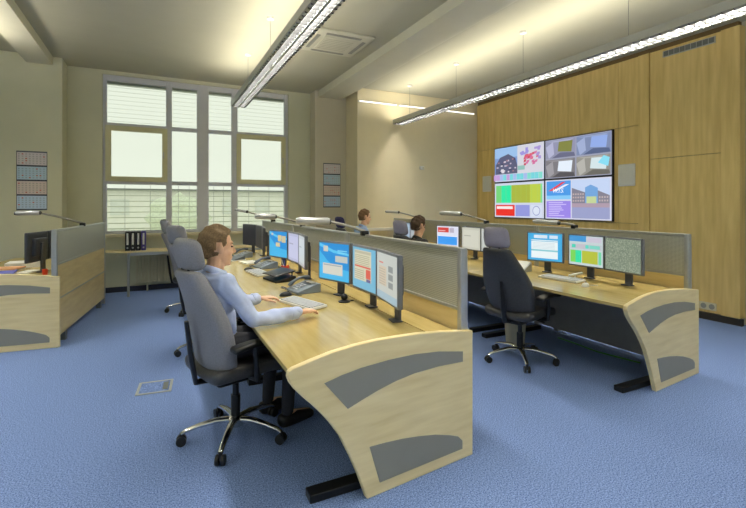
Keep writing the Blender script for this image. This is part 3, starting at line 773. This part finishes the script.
# ---- chairs
def chair(label, loc, deg, back='leather_black', head='fabric_lilac', spokes=0.0, group=None, head_turn=0.0, lean=.2):
    t = thing('office_chair', label, 'chair', (loc[0], loc[1], 0), math.radians(deg), group)
    MB().lathe((0, 0, 0), [(.03, .07), (.05, .075), (.055, .12), (.034, .14)], 16).build('hub', 'chrome', t, smooth=True)
    MB().lathe((0, 0, 0), [(.03, .12), (.03, .27), (.02, .27), (.02, .42)], 14).build('gas_column', 'steel_black', t, smooth=True)
    for k in range(5):
        a = math.radians(spokes + 72 * k - deg)
        P = lambda r, z: (r * math.cos(a), r * math.sin(a), z)
        sp = MB().tube([P(.03, .115), P(.12, .12), P(.22, .105), P(.3, .085), P(.325, .07)], [.026, .024, .020, .017, .016], 10, flat=.75).build('spoke', 'chrome', t, smooth=True)
        c = Vector(P(.325, 0)); ta = Vector((-math.sin(a), math.cos(a), 0)); m = MB()
        for s in (-1, 1):
            m.tube([c + ta * s * .008 + Vector((0, 0, .03)), c + ta * s * .026 + Vector((0, 0, .03))], .03, 14)
        m.tube([c + Vector((0, 0, .03)), c + Vector((0, 0, .075))], [.014, .010], 8)
        m.build('castor', 'black_plastic', sp, smooth=True)
    MB().rbox((-.01, 0, .405), (.3, .2, .06), .02, 6).build('mechanism', 'steel_black', t, smooth=True)
    MB().tube([(.06, -.1, .41), (.06, -.22, .40)], .008, 8).build('lever', 'black_plastic', t)
    def fseat(x, y, z):
        return (x, y, z - .012 * (1 - (y / .25) ** 2) * (z > 0) - .03 * max(0, (x - .16) / .1) ** 2 + .02 * (abs(y) / .25) ** 3)
    MB().rbox((.0, 0, .475), (.49, .50, .09), .04, 10, fseat).build('seat', 'leather_black', t, smooth=True)
    def fback(x, y, z):
        q = (z + .31) / .62
        wd = .92 + .16 * math.sin(PI * min(1, q * 1.1)) - .34 * max(0, q - .45) / .55
        th = 1.0 - .25 * q
        off = .10 - lean * q + .03 * math.sin(PI * q)
        wrap = .05 * (y / .24) ** 2
        return (x * th + off + wrap, y * wd, z)
    MB().rbox((-.27, 0, .80), (.11, .47, .62), .045, 12, fback).build('backrest', back, t, smooth=True)
    MB().tube([(-.05, 0, .40), (-.26, 0, .42), (-.285, 0, .56), (-.315, 0, .8)], [.03, .03, .028, .02], 8, flat=.6).build('back_bracket', 'steel_black', t, smooth=True)
    h = MB().rbox((0, 0, 0), (.10, .255, .195), .0495, 10, lambda x, y, z: (x + .05 * (y / .15) ** 2 - .02 * z / .1, y * (1 - .12 * max(0, z) / .1), z)).build('headrest', head, t, (-.15 - lean, 0, 1.205), (0, 0, head_turn), smooth=True)
    for s in (-1, 1):
        MB().tube([(0, s * .05, -.14), (0, s * .05, -.06)], .008, 8).build('post', 'steel_black', h)
        MB().tube([(.0, s * .2, .44), (0, s * .285, .45), (-.01, s * .295, .52), (-.02, s * .295, .655)], [.018, .02, .018, .016], 8).build('arm_support', 'steel_black', t, smooth=True)
        MB().rbox((-.0, s * .295, .672), (.33, .085, .036), .016, 7, lambda x, y, z: (x, y, z - .015 * (x / .16) ** 2)).build('armrest', 'black_plastic', t, smooth=True)
    return t

# ---- people
def remesh(mb, vox, smooth_it=3):
    me = mb.mesh('tmp'); o = bpy.data.objects.new('tmp', me); COL.objects.link(o)
    r = o.modifiers.new('r', 'REMESH'); r.mode = 'VOXEL'; r.voxel_size = vox
    s = o.modifiers.new('s', 'SMOOTH'); s.iterations = smooth_it; s.factor = .5
    out = bpy.data.meshes.new_from_object(o.evaluated_get(bpy.context.evaluated_depsgraph_get()))
    bpy.data.objects.remove(o); out.materials.clear()
    return out

def add_hand(m, W, fwd, up, thumb, curl=.35, k=1.0):
    W = Vector(W); f = Vector(fwd).normalized(); th = Vector(thumb); th = (th - f * th.dot(f)).normalized(); u = Vector(up); u = (u - f * u.dot(f) - th * u.dot(th)).normalized()
    c = W + f * .05
    for i in range(4):
        s = (.027 - i * .018)
        m.capsule(W + th * s * .6 + f * .005, W + f * .088 + th * s, .014, .0115, 10, 3)
    ls = [.072, .080, .075, .058]
    for i in range(4):
        s = .029 - i * .0195
        p = W + f * .092 + th * s + u * .002; d = (f + th * (.10 - .07 * i)).normalized(); a = .1
        for seg in range(3):
            L = ls[i] * (.45, .32, .23)[seg]; dd = (d * math.cos(a) - u * math.sin(a))
            q = p + dd * L; m.capsule(p, q, .0092 - .0008 * seg, .0086 - .0008 * seg, 8, 3); p = q; a += curl
    p = W + f * .02 + th * .022
    for L, ang, r in ((.045, .75, .0125), (.034, .5, .0105), (.026, .3, .0095)):
        q = p + (f * math.cos(ang) + th * math.sin(ang) - u * .2).normalized() * L
        m.capsule(p, q, r, r * .9, 8, 3); p = q

def person(label, loc, deg, shirt, hair, J, vox, hair_seed=1, group=None):
    """seated figure facing local +X; J holds the joints"""
    t = thing('person', label, 'person', (loc[0], loc[1], 0), math.radians(deg), group)
    pel, bel, che, nb, hc = [Vector(J[k]) for k in ('pelvis', 'belly', 'chest', 'neck', 'head')]
    hr = Matrix.Rotation(J.get('head_yaw', 0), 3, 'Z') @ Matrix.Rotation(J.get('head_pitch', .08), 3, 'Y')
    Hd = lambda x, y, z: hc + hr @ Vector((x, y, z))
    def torso(m, g):
        m.ell(pel, (.125 * g, .172 * g, .115 * g), 20); m.ell(bel, (.115 * g, .152 * g, .15 * g), 20)
        m.ell(che, (.122 * g, .172 * g, .17 * g), 20)
        for s in (-1, 1):
            sh = Vector(J['shoulder']); m.capsule(che + Vector((0, 0, .09)), (sh.x, s * sh.y, sh.z), .085 * g, .064 * g)
            m.capsule(nb + Vector((-.01, 0, -.03)), (sh.x, s * sh.y * .8, sh.z + .012), .05 * g, .045 * g)
    def arms(m, g, cuff=1.0):
        for s, sd in ((-1, 'r'), (1, 'l')):
            sh = Vector(J['shoulder']); sh = Vector((sh.x, s * sh.y, sh.z)); el = Vector(J['elbow_' + sd]); wr_ = Vector(J['wrist_' + sd])
            m.capsule(sh, el, .060 * g, .047 * g); we = el + (wr_ - el) * cuff
            m.capsule(el, we, .047 * g, (.034 + .008 * (g > .9)) * g)
    def legs(m, g):
        for s in (-1, 1):
            hp = pel + Vector((.03, s * .09, -.01)); kn = Vector((J['knee'][0], s * J['knee'][1], J['knee'][2])); an = Vector((J['ankle'][0], s * J['ankle'][1], .1))
            m.capsule(hp, kn, .088 * g, .062 * g); m.capsule(kn, an, .058 * g, .042 * g)
    b = MB()
    torso(b, .86); arms(b, .8); legs(b, .82)
    b.capsule(nb + Vector((0, 0, -.06)), hc + Vector((-.012, 0, -.06)), .058, .052)
    for s in (-1, 1):
        an = Vector((J['ankle'][0], s * J['ankle'][1], .07)); b.capsule(an, an + Vector((.16, 0, -.03)), .035, .03)
    R3 = hr
    b.ell(Hd(-.018, 0, .035), (.098, .077, .098), 20, rot=R3); b.ell(Hd(.022, 0, -.035), (.070, .060, .088), 20, rot=R3)
    b.ell(Hd(.04, 0, -.085), (.048, .042, .034), 14, rot=R3); b.ell(Hd(.074, 0, -.101), (.017, .02, .016), 10, rot=R3)
    b.capsule(Hd(.082, 0, .022), Hd(.108, 0, -.022), .008, .0135, 10); b.ell(Hd(.1, 0, -.03), (.012, .017, .009), 10, rot=R3)
    b.ell(Hd(.070, 0, .034), (.022, .048, .014), 12, rot=R3); b.ell(Hd(.086, 0, -.058), (.011, .024, .007), 10, rot=R3); b.ell(Hd(.084, 0, -.071), (.011, .021, .007), 10, rot=R3)
    for s in (-1, 1):
        b.ell(Hd(.05, s * .038, -.03), (.03, .02, .026), 10, rot=R3)
        b.ell(Hd(-.012, s * .081, -.006), (.019, .012, .031), 12, rot=R3)
    for s, sd in ((-1, 'r'), (1, 'l')):
        el = Vector(J['elbow_' + sd]); wr_ = Vector(J['wrist_' + sd]); f = Vector(J.get('fwd_' + sd, tuple((wr_ - el).normalized())))
        add_hand(b, wr_, f, (0, 0, 1), (0, -s, 0), J.get('curl', .3))
    body = link('body', remesh(b, vox, 2), 'skin', t, smooth=True)
    for s in (-1, 1):
        MB().ell(Hd(.079, s * .029, .008), (.007, .010, .006), 12, rot=R3).build('eye', 'eye_dark', body, smooth=True)
        MB().capsule(Hd(.086, s * .018, .03), Hd(.074, s * .046, .03), .005, .0035, 8).build('eyebrow', hair, body, smooth=True)
    m = MB(); torso(m, 1.0); arms(m, 1.0, .94)
    rr = random.Random(hair_seed)
    sm = remesh(m, max(vox, .007), 4)
    for v in sm.vertices:          # cloth folds
        c = v.co; k = .0075 * math.sin(38 * c.z + 22 * c.x) * math.sin(26 * c.y + 9 * c.z + 3) + .002 * math.sin(70 * c.x + 40 * c.z)
        v.co = c + v.normal * k
    so = link('shirt', sm, shirt, t, smooth=True)
    ring = []
    for k in range(17):
        a = 2 * PI * k / 16; ring.append((nb.x + .008 + .062 * math.cos(a), nb.y + .062 * math.sin(a), nb.z + .008 - .028 * math.cos(a)))
    MB().tube(ring, .008, 8, flat=2.6).build('collar', shirt, so, smooth=True)
    for sd in 'rl':
        el = Vector(J['elbow_' + sd]); wr_ = Vector(J['wrist_' + sd]); d = (wr_ - el).normalized()
        MB().tube([wr_ - d * .06, wr_ - d * .055, wr_ - d * .01, wr_ - d * .004], [.038, .0415, .0405, .034], 14).build('cuff', shirt, so, smooth=True)
    tm = MB(); legs(tm, 1.0); tm.ell(pel + Vector((.01, 0, -.015)), (.128, .176, .10), 18)
    link('trousers', remesh(tm, max(vox, .01), 3), 'trousers', t, smooth=True)
    for s in (-1, 1):
        x, y = J['ankle'][0], s * J['ankle'][1]
        MB().rbox((x + .07, y, .045), (.27, .095, .085), .035, 8, lambda a, b_, c: (a, b_ * (1 - .15 * max(0, a) / .13), c * (1 - .35 * max(0, a) / .13) - .012 * max(0, a) / .13)).build('shoe', 'shoe_black', t, smooth=True)
    # hair cap: pushed inside the skull below the hairline
    hl = [(-.2, -.095), (-.05, -.095), (-.036, -.06), (-.026, .0), (.018, .002), (.022, -.036), (.034, -.034), (.04, .02), (.06, .05), (.2, .06)]
    def hairf(p):
        for (xa, za), (xb, zb) in zip(hl, hl[1:]):
            if xa <= p.x <= xb: zl = za + (zb - za) * (p.x - xa) / (xb - xa); break
        k = max(0, min(1, (p.z - zl) / .018)); k = k * k * (3 - 2 * k)
        n = .035 * math.sin(p.x * 90 + hair_seed) * math.sin(p.y * 80 + p.z * 30) + .03 * math.sin(p.z * 120 + p.x * 60 + hair_seed) + .02 * math.sin(p.y * 160 + hair_seed)
        q = p * (.84 + k * (.16 + .05 + n))
        if p.x < 0 and q.z < 0: q.z *= 1.2
        return hr @ q
    MB().ell(hc + hr @ Vector((-.016, 0, .034)), (.108, .086, .108), 56, hairf).build('hair', hair, t, smooth=True)
    return t

# ------------------------------------------------------------------ row with the working man (A), row by the timber wall (B), desk by the left wall (C)
A1, A2, A3 = (.55, 2.05, 0), (.55, 3.90, 0), (.55, 5.75, 0)
B1, B2, B3 = (3.185, 2.19, 0), (3.2, 4.04, 0), (3.2, 5.89, 0)
C1 = (-2.062, 5.777, -6.6)
PL = 1.85
desk(A1, PL, 'maple control desk with curved end panel where the man types', 6.4)
desk(A2, PL, 'maple control desk with red pen cup, middle of its row')
desk(A3, PL, 'maple control desk nearest the window, last of its row')
desk(B1, PL, 'maple control desk with curved end panel and unoccupied black chair', 5.5)
desk(B2, PL, 'maple control desk where the dark shirted person sits')
desk(B3, PL, 'maple control desk where the far person in blue sits')
desk(C1, 2.2, 'maple control desk strewn with folders below the left calendar', 0)
partition(A1, PL, 'grey perforated partition behind the typing man\'s three screens', .09)
partition(A2, PL, 'grey perforated partition behind the red pen cup desk')
partition(A3, PL, 'grey perforated partition at the window end of the row')
partition(B1, PL, 'grey perforated partition behind the unoccupied desk\'s three screens', .09)
partition(B2, PL, 'grey perforated partition in front of the dark shirted person')
partition(B3, PL, 'grey perforated partition in front of the far person in blue')
partition(C1, 2.2, 'free-standing grey and maple partition beside the folder strewn desk')

def tri(fr, offs, labels, pics, casing='monitor_grey'):
    # three screens bent towards the user: far, middle, near
    spots = [(.80, 1.385, 17), (.85, .895, 0), (.815, .47, -9)]
    for (x, y, a), lb, pc in zip(spots, labels, pics):
        if lb is None: continue
        X, Y = rp(fr, x + offs, y)
        kw = dict(special=pc) if isinstance(pc, str) else dict(items=pc)
        monitor((X, Y), math.radians(a + fr[2]), lb, casing=casing, **kw)
tri(A1, 0, ['monitor before the typing man with blue desktop and pale note windows', 'monitor before the typing man with beige page and red box', 'monitor before the typing man with grey page and dark thumbnails'], [desk_notes(0), page_red(), page_grey()])
tri(A2, 0, ['monitor behind the red pen cup with blue desktop and yellow notes', 'monitor behind the red pen cup with plain lilac page', 'monitor on the red pen cup desk, seen almost edge-on'], [desk_notes(1), page_plain((176, 178, 206)), page_plain((180, 186, 190))])
tri(A3, 0, ['switched off monitor nearest the window', 'switched off middle monitor of the desk by the window', 'dark monitor edge-on beside the blue notes monitor'], [None, None, None], 'monitor_dark')
tri(B1, -.05, ['monitor on the unoccupied desk with white form in cyan border', 'monitor on the unoccupied desk with green and olive blocks', 'monitor on the unoccupied desk with grey green aerial map'], [page_form(), page_blocks(), 'aerial_map'])
tri(B2, -.05, ['monitor with red banner over blue field in front of dark shirted person', 'pale blank monitor next to the red and blue one', 'pale monitor hidden mostly behind the vacant chair headrest'], [page_redblue(), page_plain((190, 190, 176)), page_plain((180, 184, 180))])
tri(B3, -.05, [None, 'middle monitor of the far person in blue', 'monitor of the far person in blue, beside the red and blue one'], [page_plain((150, 160, 170)), page_plain((150, 170, 190)), page_plain((160, 166, 170))])
tri(C1, 0, [None, 'middle dark monitor behind the left partition', 'dark monitor standing behind the left partition post'], [None, None, None], 'monitor_dark')

desk_lamp('silver desk lamp clamped over the typing man\'s screens', (1.665, 3.53, 1.262), (1.14, 3.82, 1.358), (1.42, 3.76, 1.35), r=.045)
desk_lamp('silver desk lamp clamped over the red pen cup desk', (1.665, 5.36, 1.262), (1.14, 5.64, 1.358), (1.38, 5.6, 1.35), r=.045)
desk_lamp('slim desk lamp clamped at the window end of the row', (1.665, 6.9, 1.262), (1.2, 7.5, 1.42), (1.34, 7.3, 1.39), True, .026)
desk_lamp('silver desk lamp lying along the partition below the video wall', (4.315, 3.5, 1.262), (4.2, 3.98, 1.30), (4.2, 3.62, 1.29), r=.036)
desk_lamp('silver desk lamp above the red and blue monitor', (4.315, 5.0, 1.262), (4.0, 5.68, 1.375), (4.14, 5.36, 1.365), r=.044)
desk_lamp('slim desk lamp standing out against the cream wall', (4.315, 6.86, 1.262), (3.95, 7.4, 1.375), (4.05, 7.1, 1.365), True, .03)
desk_lamp('white tipped desk lamp reaching from the left partition', (-.83, 6.7, 1.262), (-1.5, 6.66, 1.40), (-1.26, 6.62, 1.405), True, .036)

# chairs
GA, GB = 'chairs of the row by the man', 'chairs of the row by the timber wall'
chair('grey backed office chair on chrome base holding the typing man', (.47, 2.96), 17, 'fabric_grey', 'fabric_grey', 174, GA, lean=.17)
chair('vacant grey backed office chair at the red pen cup desk', (.52, 4.82), 8, 'fabric_grey', 'fabric_grey', 190, GA, .35)
chair('vacant grey backed office chair nearest the window', (.47, 6.72), -4, 'fabric_grey', 'fabric_grey', 170, GA)
chair('vacant black leather office chair with lilac headrest', (3.16, 3.18), 14, 'leather_black', 'fabric_lilac', 20, GB, lean=.27)
chair('black office chair with lilac headrest holding the dark shirted person', (3.19, 5.0), 4, 'leather_black', 'fabric_lilac', 10, GB)
chair('black office chair with navy headrest behind the far person in blue', (3.2, 6.98), 0, 'leather_black', 'fabric_navy', 30, GB, lean=.24)

JM = dict(pelvis=(-.07, 0, .625), belly=(-.075, 0, .76), chest=(-.105, 0, .915), neck=(-.095, 0, 1.075), head=(-.07, 0, 1.23), shoulder=(-.10, .165, 1.025),
          elbow_r=(.04, -.265, .80), wrist_r=(.345, -.285, .80), elbow_l=(.10, .27, .81), wrist_l=(.37, .285, .80), fwd_r=(1, .12, -.06), fwd_l=(1, -.12, -.06),
          knee=(.40, .12, .575), ankle=(.36, .13), head_yaw=-.06, head_pitch=.06, curl=.42)
person('man in light blue shirt typing at the maple desk', (.425, 2.96), 17, 'shirt_blue', 'hair_brown', JM, .0052, 1)
J2 = dict(JM); J2.update(head=(-.06, 0, 1.215), neck=(-.09, 0, 1.05), head_pitch=.25, head_yaw=.1, pelvis=(-.06, 0, .62), chest=(-.1, 0, .89), shoulder=(-.1, .165, 1.0))
person('person in dark shirt seen over the partition, brown hair', (3.20, 4.97), 4, 'shirt_dark', 'hair_dark', J2, .010, 2)
J3 = dict(JM); J3.update(head=(.06, 0, 1.285), neck=(.01, 0, 1.12), chest=(-.03, 0, .94), shoulder=(-.02, .165, 1.06), head_pitch=.15)
person('far person in sky blue shirt sitting upright against the cream wall', (3.23, 6.95), 0, 'shirt_sky', 'hair_sandy', J3, .010, 3)

# ------------------------------------------------------------------ small things on the desks
keyboard('white keyboard under the typing man\'s hands', (1.0, 3.24), math.radians(17))
mouse('black mouse beside the typing man\'s far hand', (.98, 3.62), .1, 'black_plastic')
phone('grey desk phone between the typing man and the black tray', (1.17, 3.74), .15)
t = thing('puck_speaker', 'small black conference speaker between two of the man\'s screens', 'speaker', (1.33, 3.19, .74))
MB().lathe((0, 0, 0), [(.045, 0), (.048, .008), (.03, .016), (.012, .022)], 18).build('base', 'black_plastic', t, smooth=True)
MB().ell((0, 0, .04), (.028, .028, .026), 14).build('dome', 'steel_black', t, smooth=True)
MB().tube([(.03, 0, .01), (.06, .01, .005), (.08, .0, .005)], .004, 6).build('cable', 'black_plastic', t)
t = thing('document_tray', 'black sloping document tray in front of the red pen cup', 'tray', (1.12, 4.42, .74), .15)
MB().prism([(-.1, 0), (.12, 0), (.12, .05), (.10, .055), (-.1, .015)], lambda u, v, w: (u, w, v), -.17, .17).build('base', 'black_plastic', t, bevel=.008)
MB().rbox((.0, 0, .075), (.22, .31, .014), .006, 6, lambda x, y, z: (x, y, z + x * .18 + .01 * math.cos(y * 8))).build('upper_shelf', 'steel_black', t, smooth=True)
for s in (-1, 1): MB().tube([(.09, s * .13, .05), (.09, s * .13, .095)], .006, 6).build('support', 'steel_black', t)
t = thing('pen_cup', 'bright red pen cup on the middle desk of the row', 'cup', (1.27, 4.72, .74))
MB().lathe((0, 0, 0), [(.036, 0), (.04, .005), (.046, .1), (.043, .1), (.037, .012), (.02, .01)], 20).build('wall', 'red_plastic', t, smooth=True)
for k, (mt, nm) in enumerate((('yellow_plastic', 'yellow pen'), ('blue_plastic', 'blue pen'), ('white_plastic', 'white pen'), ('black_plastic', 'black pen'))):
    a = k * 1.6; dx, dy = math.cos(a), math.sin(a)
    p = thing('pen', nm + ' leaning in the red pen cup', 'pen', (1.27, 4.72, .74), 0, 'pens in the red cup')
    MB().tube([(-.008 * dx, -.008 * dy, .014), (.03 * dx, .03 * dy, .135)], .0045, 8).build('barrel', mt, p)
    MB().tube([(.03 * dx, .03 * dy, .135), (.037 * dx, .037 * dy, .165)], [.0045, .003], 8).build('cap', mt, p)
keyboard('white keyboard on the red pen cup desk', (1.02, 4.92), .1)
phone('grey desk phone next to the window end of the red pen cup desk', (1.2, 5.36), .2)
phone('grey desk phone on the desk nearest the window', (1.15, 6.6), .1)
mouse('black mouse on the red pen cup desk', (.98, 5.25), .2, 'black_plastic')
t = thing('notepad', 'white notepad lying beside the desk phone near the window', 'notepad', (1.12, 5.92, .74), .2)
MB().box(-.1, .1, -.14, .14, 0, .012).build('sheets', 'paper_white', t)
MB().tube([(.1, -.13, .012), (.1, .13, .012)], .006, 8).build('spiral', 'alu_dark', t)
keyboard('white keyboard on the desk nearest the window', (.94, 7.0), .05)
t = thing('document_stand', 'low white document stand on the desk nearest the window', 'stand', (1.0, 6.3, .74), .2)
MB().box(-.1, .1, -.12, .12, 0, .01).build('base', 'white_plastic', t)
MB().prism([(-.08, .01), (.09, .01), (.09, .06)], lambda u, v, w: (u, w, v), -.11, .11).build('wedge', 'phone_dark', t)

keyboard('white keyboard on the unoccupied desk', (3.7, 3.16), .08)
mouse('white mouse next to the keyboard on the unoccupied desk', (3.60, 2.80), .4, 'white_plastic')
t = thing('desk_microphone', 'small white desk microphone in front of the colour block monitor', 'microphone', (3.87, 3.13, .74))
MB().lathe((0, 0, 0), [(.035, 0), (.035, .008), (.012, .014)], 16).build('base', 'white_plastic', t, smooth=True)
MB().tube([(0, 0, .01), (0, 0, .04)], .006, 8).build('stem', 'white_plastic', t)
MB().capsule((-.05, .03, .035), (.045, -.04, .062), .011, .014).build('head', 'white_plastic', t, smooth=True)
t = thing('document_holder', 'propped white document holder on the unoccupied desk by its chair', 'document holder', (3.72, 3.80, .74), .3)
MB().prism([(-.12, 0), (.12, 0), (.12, .1), (.11, .105)], lambda u, v, w: (u, w, v), -.13, .13).build('wedge', 'alu', t, bevel=.003)
MB().prism([(-.115, .008), (.105, .108), (.103, .113), (-.117, .013)], lambda u, v, w: (u, w, v), -.12, .12).build('sheet', 'paper_white', t)
t = thing('waste_bin', 'cream waste bin standing under the unoccupied desk', 'bin', (3.46, 3.55, 0))
MB().lathe((0, 0, 0), [(.09, 0), (.095, .01), (.115, .29), (.12, .3), (.112, .3), (.088, .015)], 20).build('wall', 'bin_cream', t, smooth=True)
MB().lathe((0, 0, .285), [(.114, 0), (.123, .004), (.123, .016), (.112, .016)], 20).build('rim', 'cream', t, smooth=True)
tag(MB().tube([(4.05, 3.5, .012), (4.06, 3.3, .008), (4.03, 3.0, .008), (4.08, 2.75, .008), (4.1, 2.6, .012)], .007, 6).build('green_cable', 'green_plastic', smooth=True), 'green cable lying on the carpet under the unoccupied desk', 'cable')
t = thing('computer_tower', 'dark computer tower under the desk of the typing man', 'computer', (1.30, 3.3, 0))
MB().rbox((0, 0, .24), (.44, .19, .46), .01, 5).build('case', 'dark_panel', t)
MB().box(-.225, -.218, -.085, .085, .06, .42).build('front', 'steel_black', t)

# folders and papers on the left desk
def sheetstack(label, name, cat, x, y, w, d, h, mt, rz, mt2=None):
    X, Y = rp(C1, x, y); t = thing(name, label, cat, (X, Y, .74), rz)
    MB().box(-w / 2, w / 2, -d / 2, d / 2, 0, h * .6).build('pages', 'paper_white', t)
    MB().rbox((0, 0, h * .8), (w * 1.02, d * 1.02, h * .4), .002, 4).build('cover', mt, t)
sheetstack('blue folder lying on the left desk', 'folder', 'folder', .48, .36, .33, .25, .03, 'paper_blue', .1)
sheetstack('orange folder lying behind the blue one on the left desk', 'folder', 'folder', .42, .72, .32, .25, .035, 'paper_orange', -.2)
sheetstack('stack of white paper behind the orange folder on the left desk', 'paper_stack', 'papers', .5, 1.08, .34, .28, .06, 'paper_white', .05)
sheetstack('thin white brochure beside the blue folder on the left desk', 'brochure', 'brochure', .72, .50, .13, .22, .012, 'paper_white', -.3)
X, Y = rp(C1, .96, .25)
t = thing('pen_cup', 'small red pen cup beside the left partition post', 'cup', (X, Y, .738))
MB().lathe((0, 0, 0), [(.024, 0), (.028, .06), (.025, .06), (.02, .01)], 16).build('wall', 'red_plastic', t, smooth=True)
